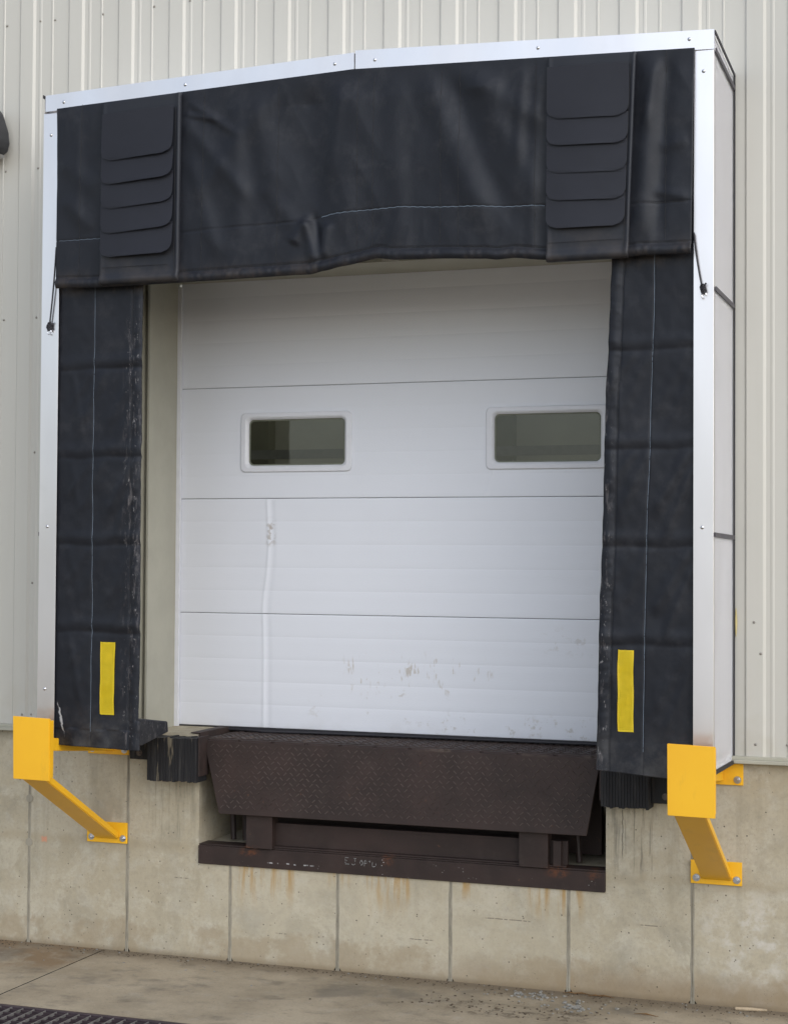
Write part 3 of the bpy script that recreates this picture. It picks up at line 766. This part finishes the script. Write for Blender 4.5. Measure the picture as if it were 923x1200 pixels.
# top cover
bm = hexa([(-1.71, -D+.01, 4.505), (0, -D+.01, 4.575), (0, -.004, 4.535), (-1.71, -.004, 4.468), (-1.71, -D+.01, 4.501), (0, -D+.01, 4.571), (0, -.004, 4.531), (-1.71, -.004, 4.464)])
merge(bm, hexa([(0, -D+.01, 4.578), (1.71, -D+.01, 4.512), (1.71, -.004, 4.472), (0, -.004, 4.535), (0, -D+.01, 4.574), (1.71, -D+.01, 4.508), (1.71, -.004, 4.468), (0, -.004, 4.531)]))
obj('top_cover', bm, WPN, sh)
# bolts on the rails
bp_ = [(-1.609, 4.466), (-.917, 4.496), (-.112, 4.527), (.095, 4.528), (.904, 4.509), (1.608, 4.482)]
b0 = local_part('rail_bolt', dome_bm((0, 0, 0), .0058), ZINC, sh, Vector((bp_[0][0], -D-.0005, bp_[0][1]))-sh.location, True)
instance_children(b0, sh, [Vector((x, -D-.0005, z))-sh.location for x, z in bp_[1:]]+[Vector((x, -D+.004, z))-sh.location for x, z in ((-1.684, 4.302), (-1.68, 2.281), (1.672, 4.332), (1.668, 2.275), (-1.684, 1.45))])

# ---- curtains as wrinkled sheets
def lerp(K, t):
    if t <= K[0][0]: return K[0][1]
    for (a, va), (b, vb) in zip(K, K[1:]):
        if a <= t <= b:
            u = (t-a)/(b-a) if b > a else 0; u = u*u*(3-2*u)*.5+u*.5
            return va+(vb-va)*u
    return K[-1][1]
def fold(x, z, x0, z0, x1, z1, w, amp, skew=0.):
    dx, dz = x1-x0, z1-z0; L = math.hypot(dx, dz); ux, uz = dx/L, dz/L
    t = ((x-x0)*ux+(z-z0)*uz)/L; dd = (x-x0)*(-uz)+(z-z0)*ux
    if t < -.15 or t > 1.15: return 0.
    e = max(0, min(1, (t+.15)/.3))*max(0, min(1, (1.15-t)/.3)); e = e*e*(3-2*e)
    g_ = math.exp(-(dd/w)**2)
    if skew: g_ -= .6*math.exp(-((dd-skew*w*1.6)/(w*.8))**2)
    return amp*e*g_
def sheet_obj(name, xa, xb, za, zb, nx, nz, disp, mat, parent, thick=.004, label=None):
    """xa,xb: functions of v (0..1 upwards); za,zb functions of u"""
    bm = bmesh.new(); grid = []
    for j in range(nz+1):
        v = j/nz; row = []
        for i in range(nx+1):
            u = i/nx
            z = za(u)+(zb(u)-za(u))*v; x = xa(z)+(xb(z)-xa(z))*u
            row.append(bm.verts.new((x, disp(x, z, u, v), z)))
        grid.append(row)
    for A, B in zip(grid, grid[1:]):
        for i in range(nx): bm.faces.new((A[i], A[i+1], B[i+1], B[i]))
    rim = [grid[0][i] for i in range(nx+1)]+[grid[j][nx] for j in range(1, nz+1)]+[grid[nz][i] for i in range(nx-1, -1, -1)]+[grid[j][0] for j in range(nz-1, 0, -1)]
    back = [bm.verts.new(q.co+Vector((0, thick, 0))) for q in rim]
    for k in range(len(rim)):
        bm.faces.new((rim[k], rim[(k+1) % len(rim)], back[(k+1) % len(rim)], back[k]))
    return obj(name, bm, mat, parent, True)
HB = [(-1.62, 3.498), (-1.36, 3.492), (-.93, 3.493), (-.7, 3.495), (-.30, 3.502), (-.22, 3.501), (-.15, 3.514), (-.05, 3.531), (.13, 3.560), (.22, 3.548), (.38, 3.545), (.66, 3.530), (.72, 3.522), (.8, 3.526), (.95, 3.510), (1.34, 3.502), (1.40, 3.506), (1.62, 3.502)]
def head_disp(x, z, u=0, v=0):
    zb = lerp(HB, x); h = z-zb
    y = -D-.014
    hang = min(1, max(0, (4.44-z)/.9))
    y -= .020*hang
    F = 0.
    F += fold(x, z, .34, 4.46, .66, 3.72, .065, .022, 1)       # long diagonal right of centre
    F += fold(x, z, .50, 4.46, .95, 4.15, .06, .020)
    F += fold(x, z, .60, 4.44, .90, 3.80, .07, .022)
    F += fold(x, z, -.22, 4.44, -.20, 3.70, .10, -.022, 1)
    F += fold(x, z, -.55, 4.44, -.42, 3.95, .06, .018)
    F += fold(x, z, -.40, 4.44, -.80, 3.95, .05, .014)
    F += fold(x, z, -.88, 4.40, -.62, 4.22, .022, .012)
    F += fold(x, z, -.90, 4.30, -.55, 3.90, .04, .014)
    F += fold(x, z, -.90, 4.34, -.74, 4.30, .014, .008)
    F += fold(x, z, -.86, 4.10, -.72, 3.65, .04, .012)
    F += fold(x, z, -.31, 3.66, -.25, 3.76, .034, .022)        # gathered pinch over the hem
    F += fold(x, z, -.25, 3.78, -.20, 3.56, .026, .022, 1)
    F += fold(x, z, -.13, 3.74, -.16, 3.58, .028, .022)
    F += fold(x, z, -.48, 3.95, -.30, 3.74, .045, .012)
    F += fold(x, z, .02, 4.44, .10, 3.80, .10, .010)
    F += fold(x, z, .92, 4.40, .88, 3.60, .03, .010)
    F += fold(x, z, -.62, 4.44, -.60, 3.65, .05, .016)
    F += fold(x, z, .20, 4.45, .24, 3.62, .06, .014)
    F += fold(x, z, .84, 4.44, .82, 4.0, .03, .014)
    F += fold(x, z, -.06, 4.46, -.13, 3.95, .035, .012)
    F += fold(x, z, 1.44, 4.44, 1.40, 3.60, .045, .026, 1)
    F += fold(x, z, 1.47, 4.40, 1.42, 4.10, .025, .014)
    F += fold(x, z, 1.48, 4.00, 1.60, 4.02, .03, .008)
    F += fold(x, z, 1.46, 3.80, 1.60, 3.76, .025, .010)
    F += fold(x, z, -1.60, 4.15, -1.40, 4.0, .05, .010)
    F += fold(x, z, -1.58, 3.95, -1.42, 3.8, .04, .012)
    F += fold(x, z, -1.52, 4.40, -1.50, 3.8, .03, .007)
    env = min(1, (4.46-z)/.12)
    n = noise.noise(Vector((x*2.2+z*.6, z*1.1, 5.)))*.016+noise.noise(Vector((x*5.5+z*2, z*3.0, 8.)))*.0055+noise.noise(Vector((x*14, z*9, 2.)))*.0018
    y -= (F*.75+n*.8)*max(0, env)
    rid = abs(noise.noise(Vector((x*6+z*2.5, z*2.2, 31.))))-.25; rid2 = abs(noise.noise(Vector((x*13-z*4, z*6, 41.))))-.25
    top = max(0, 1-(4.46-z)/.32); low = max(0, 1-(h-.05)/.22) if h > .05 else 0
    y += (rid*.006+rid2*.0035*(.4+1.6*top+1.6*low))*max(0, env)
    if h < .052:                                                # rolled hem
        q = (h-.024)/.026; y -= .013*max(0, 1-q*q)+.0015*math.sin(x*90+3*math.sin(x*31))*max(0, 1-q*q)
    if abs(h-.056) < .006: y += .003
    sm = lerp(SEAMZ, x)
    if abs(z-sm) < .007: y += .0035*(1-abs(z-sm)/.007)
    return y
SEAMZ = [(-1.62, 3.742), (-1.36, 3.742), (-.93, 3.745), (-.6, 3.755), (-.35, 3.762), (-.26, 3.765), (-.1, 3.79), (.07, 3.796), (.25, 3.800), (.46, 3.787), (.8, 3.768), (.96, 3.763), (1.4, 3.742), (1.62, 3.742)]
HT = [(-1.62, 4.426), (-.01, 4.484), (1.62, 4.434)]
def ht(x):
    return 4.426+(x+1.62)/1.61*.058+.001 if x < -.01 else 4.485-(x+.01)/1.63*.052
hc = sheet_obj('head_curtain', lambda z: -1.640+(4.43-z)*.020, lambda z: 1.634-(4.43-z)*.012, lambda u: lerp(HB, -1.62+3.24*u), lambda u: ht(-1.62+3.24*u)+.004, 460, 150, head_disp, FAB, sh)
def thread(pts, r, mat, parent, name='seam_stitching'):
    return obj(name, tube(bmesh.new(), pts, r, 6), mat, parent)
def seampts(x0, x1, fn, dy, step=.008):
    n = int((x1-x0)/step); return [(x0+(x1-x0)*k/n, head_disp(x0+(x1-x0)*k/n, fn(x0+(x1-x0)*k/n))-dy, fn(x0+(x1-x0)*k/n)+.0012*math.sin(k*1.3)) for k in range(n+1)]
thread(seampts(-.17, .945, lambda x: lerp(SEAMZ, x), .0012), .0020, THR, hc)
thread(seampts(-1.61, -1.37, lambda x: lerp(SEAMZ, x), .001), .0013, THR, hc)
thread(seampts(1.40, 1.60, lambda x: lerp(SEAMZ, x), .0008), .0013, THD, hc)
thread(seampts(-.92, .95, lambda x: lerp(HB, x)+.058, .0008), .0012, THD, hc)
for xv in (-.80, -.40, .02, .10, .44, .53, .90, -1.49, 1.505):
    pts = []; k = 0
    while 4.44-k*.01 > lerp(HB, xv)+.06:
        z = 4.44-k*.01; pts.append((xv+.0015*math.sin(k*.9), head_disp(xv, z)-.0006, z)); k += 1
    thread(pts, .0011, THD, hc)

# vent flap panels
def flap_panel(x0, x1, ztop, zbot, side):
    yb = -D-.046
    def pd(x, z, u, v):
        y = yb-.004*math.sin(math.pi*u)-.012*(1-v)
        if v < .05: y -= .010*(1-((v-.025)/.025)**2)
        if u > .955: y -= .005
        if u < .03: y -= .003
        y += .003*noise.noise(Vector((x*6, z*3, 1)))
        return y
    lean = -.032 if side > 0 else .004
    p = sheet_obj('vent_panel', lambda z: x0+(.006 if side > 0 else 0), lambda z: x1+lean*(1-(z-zbot)/(ztop-zbot)), lambda u: zbot+.002*u, lambda u: ztop+(.018*u if side < 0 else -.012*u), 40, 90, pd, VNT, sh, .030)
    xr = lambda z: x1+lean*(1-(z-zbot)/(ztop-zbot))
    for xx in (.018,):
        thread([(xr(zbot+.03+k*.02)-.020, pd(0, 0, .97, (k*.02+.03)/(ztop-zbot))-.001, zbot+.03+k*.02) for k in range(int((ztop-zbot-.05)/.02))], .001, THD, p)
    thread([(x0+.01+k*.01, yb-.020, zbot+.085) for k in range(int((x1-x0-.05)/.01))], .001, THD, p)
    ztops = [ztop-.055, 4.165, 4.045, 3.92, 3.795]; zb_ = [4.132, 4.012, 3.888, 3.762, 3.637] if side < 0 else [4.146, 4.022, 3.895, 3.768, 3.642]
    for k, (zt, zb) in enumerate(zip(ztops, zb_)):
        a = x0+.006; b = xr(zb)-(.026 if side < 0 else .015); r = .052; hgt = zt-zb
        bm = bmesh.new(); nu, nv = 24, 14; grid = []
        for j in range(nv+1):
            v = j/nv; z_ = zt-hgt*v; row = []
            ins = 0.
            if z_-zb < r: ins = r-math.sqrt(max(0, r*r-(r-(z_-zb))**2))
            for i in range(nu+1):
                u = i/nu; xx = (a+ins)+(b-a-2*ins)*u
                tilt = .018 if side < 0 else -.008
                zz = z_+(u-.5)*tilt*(1-.0*k)*(1 if k < 4 else .3)
                yy = yb-.016-.008*(1-(zt-zbot)/1.)-.010*v**1.6*(1+.4*math.sin(k*2.1))-(.012*v*v*u if side < 0 else .003*v*v*u)-.004*math.sin(math.pi*u)
                row.append(bm.verts.new((xx, yy, zz)))
            grid.append(row)
        for A, B in zip(grid, grid[1:]):
            for i in range(nu): bm.faces.new((A[i], B[i], B[i+1], A[i+1]))
        bmesh.ops.solidify(bm, geom=bm.faces[:], thickness=.0035)
        obj('vent_flap', bm, FLP, p, False)
flap_panel(-1.356, -.922, 4.428, 3.500, -1)
flap_panel(.957, 1.372, 4.447, 3.496, 1)

# side curtains
def side_curtain(s):
    FZ = [3.095, 2.645, 2.197, 1.752]
    def xi(z):
        if s < 0: return -1.155+.008*noise.noise(Vector((z*1.4, 1, 0)))+(.010 if z < 1.3 else 0)+.003*noise.noise(Vector((z*12, 4, 0)))
        return lerp([(1.1, 1.184), (1.3, 1.187), (1.8, 1.196), (2.4, 1.214), (2.9, 1.224), (3.1, 1.236), (3.6, 1.252)], z)+.003*noise.noise(Vector((z*12, 7, 0)))
    xo = s*1.640
    bot = (lambda u: 1.166-.012*u) if s < 0 else (lambda u: 1.170-.035*u)
    def disp(x, z, u, v):
        ax = abs(x); y = -D+.024
        for f in FZ:
            dz = z-f
            wob = .012*noise.noise(Vector((x*5, f*3, 0)))
            a = (1-.4*abs(math.sin((ax-1.15)*3)))
            y -= .0075*math.exp(-((dz-.030-wob)/.030)**2)*a
            y += .0045*math.exp(-((dz+.012-wob)/.013)**2)*a*(.6+.8*abs(noise.noise(Vector((x*6, f*5, s*3)))))
            # creases fanning down from each stay
            dirx = 1
            for (p0, q0, p1, q1, w_, am) in ((1.60, -.03, 1.45, -.30, .030, .014), (1.62, -.10, 1.50, -.40, .022, .011), (1.42, -.03, 1.30, -.28, .028, .014), (1.36, -.02, 1.22, -.20, .022, .010), (1.24, -.04, 1.30, -.36, .022, .009)):
                k = .25+.5*abs(noise.noise(Vector((p0*3, f*7, s*2.))))*1.6
                if s > 0: y -= fold(ax, z, p0, f+q0, p1, f+q1, w_, am*k)
                else: y -= fold(ax, z, 2.79-p0, f+q0, 2.79-p1, f+q1, w_, am*k)
        y -= .007*noise.noise(Vector((x*3.2, z*2.1, 9.+s)))+.003*noise.noise(Vector((x*9, z*7, 3.+s)))+.0014*noise.noise(Vector((x*24, z*19, 3.+s)))
        xe = ax-abs(xi(z))
        if xe < .05: y -= .006*math.sin(max(0, xe)/.05*math.pi)+.0018*noise.noise(Vector((z*40, xe*20, 1)))
        if abs(xe-.058) < .006: y += .002
        if z < 1.30: y -= (1.30-z)*.06*(1 if s > 0 else .5)
        if z < 1.25 and s < 0: y -= .004*math.sin(x*40)
        sx_ = seamx(z)
        if abs(x-sx_) < .006: y += .003*(1-abs(x-sx_)/.006)
        return y
    def seamx(z):
        if s < 0: return -1.428+.003*noise.noise(Vector((0, z*2, 2)))
        return lerp([(1.1, 1.398), (1.8, 1.406), (2.2, 1.412), (2.7, 1.430), (3.5, 1.450)], z)+.004*noise.noise(Vector((0, z*3, 2)))
    lo, hi = (lambda z: xo, xi) if s < 0 else (xi, lambda z: xo)
    lo = lo if s > 0 else (lambda z: xo)
    c = sheet_obj('side_curtain', lo, hi, bot, lambda u: 4.30, 110, 620, disp, FAB, sh, .006)
    pts = []; z = 1.24 if s < 0 else 1.26
    while z < 3.52: pts.append((seamx(z), disp(seamx(z), z, .5, .5)-.0006, z)); z += .012
    thread(pts, .0014, THR, c)
    pts = []; z = 1.2
    while z < 3.50: pts.append((xi(z)-s*-.058, disp(xi(z)+s*.058, z, .5, .5)+.0002, z)); z += .02
    thread(pts, .001, THD, c)
    # yellow stripe sewn on, following the cloth
    (a0, a1, z0, z1) = (-1.374, -1.292, 1.329, 1.695) if s < 0 else (1.284, 1.357, 1.348, 1.718)
    bm = bmesh.new(); nx, nz = 8, 40; g_ = []
    for j in range(nz+1):
        z = z0+(z1-z0)*j/nz
        g_.append([bm.verts.new((a0+(a1-a0)*i/nx+.0012*math.sin(z*30), disp(a0+(a1-a0)*i/nx, z, 0, 0)-.0035-.0012*noise.noise(Vector((i*.4, z*35, 2))), z+(.002 if i == 0 else 0))) for i in range(nx+1)])
    for A, B in zip(g_, g_[1:]):
        for i in range(nx): bm.faces.new((A[i], A[i+1], B[i+1], B[i]))
    bmesh.ops.solidify(bm, geom=bm.faces[:], thickness=-.002)
    st = obj('guide_stripe', bm, STRIPE, c, True)
    for xx in (a0+.007, a1-.007):
        pass
side_curtain(-1); side_curtain(1)
# bottom draft pads behind the hems
def pad(s):
    pts = [(-.545, 1.168), (-.550, 1.315), (-.175, 1.265), (-.165, 1.208), (-.46, 1.168)]
    a, b = sorted((s*1.60, s*(1.200 if s < 0 else 1.26)))
    if s > 0: pts = [(-.53, 1.185), (-.53, 1.30), (-.175, 1.265), (-.165, 1.205)]
    return obj('draft_pad', prism(pts, 'x', a, b, .008), FAB, sh)
pad(-1); pad(1)
# bungee cords with hooks
def bungee(p0, p1, s):
    bm = bmesh.new(); a, b = Vector(p0), Vector(p1)
    pts = [a.lerp(b, k/12)+Vector((s*.004*math.sin(math.pi*k/12), 0, 0)) for k in range(13)]
    tube(bm, pts, .0042, 8)
    # knot and loop at the hook
    for k in range(3):
        o = Vector((rnd.uniform(-.004, .004), -.004, .010*k)); ring = [b+o+Vector((.011*math.cos(t*math.pi/5), -.004*math.sin(t), .010*math.sin(t*math.pi/5))) for t in range(11)]
        tube(bm, ring, .0042, 6)
    tube(bm, [b+Vector((0, -.005, .015)), b+Vector((.016, -.012, .034))], .004, 6)
    o = obj('bungee_cord', bm, BLK, sh)
    ring = [b+Vector((.010*math.cos(t*math.pi/6)+.004, -.004, .013*math.sin(t*math.pi/6)-.018)) for t in range(10)]
    obj('hook', tube(bmesh.new(), ring, .0035, 6), ZINC, o)
bungee((-1.636, -D-.012, 3.715), (-1.676, -D-.006, 3.298), 1)
bungee((1.632, -D-.012, 3.60), (1.672, -D-.006, 3.335), -1)
# foam sealant squeezed out behind the right edging
for z0, z1, w_ in ((1.765, 1.90, .005),):
    n = 10; bm = bmesh.new()
    tube(bm, [(1.731, -.010, z0+(z1-z0)*k/n) for k in range(n+1)], [w_*(.2+1.1*math.sin(math.pi*(k+.4)/(n+.8))) for k in range(n+1)], 10)
    obj('foam_sealant', bm, FOAM, sh, True)

# ------------------------------------------------------------------ wall lamp at the left edge
lp = empty('wall_lamp', (-2.46, 0, 4.36), 'dark rounded wall lamp cut off by the left edge, high on the siding', 'wall lamp')
bm = prism([(-2.63, 4.40), (-2.60, 4.372), (-2.325, 4.362), (-2.292, 4.385), (-2.280, 4.43), (-2.288, 4.495), (-2.324, 4.60), (-2.36, 4.64), (-2.60, 4.62), (-2.63, 4.58)], 'y', -.17, -.045, .012)
obj('housing', bm, LAMP, lp)
obj('mounting_box', box(-2.50, -2.36, -.045, -.004, 4.42, 4.56, .006), LAMP, lp)
bm = prism([(-2.58, 4.345), (-2.33, 4.345), (-2.30, 4.361), (-2.60, 4.361)], 'y', -.15, -.06); obj('lens', bm, m_flat('frosted_lens', (.5, .5, .5), .3), lp)

# ------------------------------------------------------------------ litter on the apron
def blob(p, r, seed):
    bm = bmesh.new(); bmesh.ops.create_icosphere(bm, subdivisions=1, radius=1)
    for v in bm.verts:
        k = 1+.5*noise.noise(v.co*1.7+Vector((seed, 0, 0))); v.co = Vector((v.co.x*r*k, v.co.y*r*k*.8, v.co.z*r*k*.5))
        v.co += Vector(p)
    return bm
bm = bmesh.new()
for k in range(200):
    t = rnd.random()
    if t < .4: x, y, r = rnd.gauss(.78, .09), rnd.gauss(-.13, .04), rnd.uniform(.003, .011)
    elif t < .7: x, y, r = rnd.gauss(1.02, .07), rnd.gauss(-.29, .05), rnd.uniform(.003, .014)
    else: x, y, r = rnd.uniform(-2.3, 2.3), -abs(rnd.gauss(.05, .15))-.02, rnd.uniform(.002, .008)
    if y > -.01: y = -.02
    merge(bm, blob((x, y, r*.3), r, k))
tag(obj('gravel', bm, GRAV), kind='stuff')
GRIT = m_flat('brown_grit', (.085, .062, .04), .95, var=.5, sc=80)
bm = bmesh.new()
for k in range(650):
    x = rnd.uniform(-2.4, 2.3); y = -.008-abs(rnd.gauss(0, .05 if x < .3 else .11)); r = rnd.uniform(.0015, .006)
    merge(bm, blob((x, y-r, r*.2), r, k))
for k in range(130):
    x, y, r = rnd.gauss(.7, .3), rnd.gauss(-.42, .09), rnd.uniform(.002, .008)
    merge(bm, blob((x, y, r*.2), r, k))
tag(obj('grit', bm, GRIT), kind='stuff')
st = tube(bmesh.new(), [(1.735, -.048, .008), (1.80, -.040, .009), (1.88, -.028, .008)], [.008, .009, .006], 7)
tag(obj('stick', st, STICK), 'pale broken stick lying at the foot of the concrete wall', 'stick')
lf = bmesh.new()
for x, y, a in ((.93, -.035, .2), (.99, -.03, -.1), (1.06, -.045, .35), (1.10, -.04, 0.), (1.36, -.30, -.3)):
    L_ = rnd.uniform(.03, .07); c_, s_ = math.cos(a)*L_, math.sin(a)*L_*.4
    tube(lf, [(x-c_, y-s_, .004), (x, y, .010), (x+c_, y+s_, .004)], [.001, .004, .001], 5)
tag(obj('dry_grass', lf, m_flat('dead_leaf', (.16, .085, .03), .9, var=.4)), 'scattered brown dry grass stalks at the foot of the wall', 'dry grass', kind='stuff')

try:
    S.cycles.max_bounces = 8; S.cycles.diffuse_bounces = 4
except Exception: pass
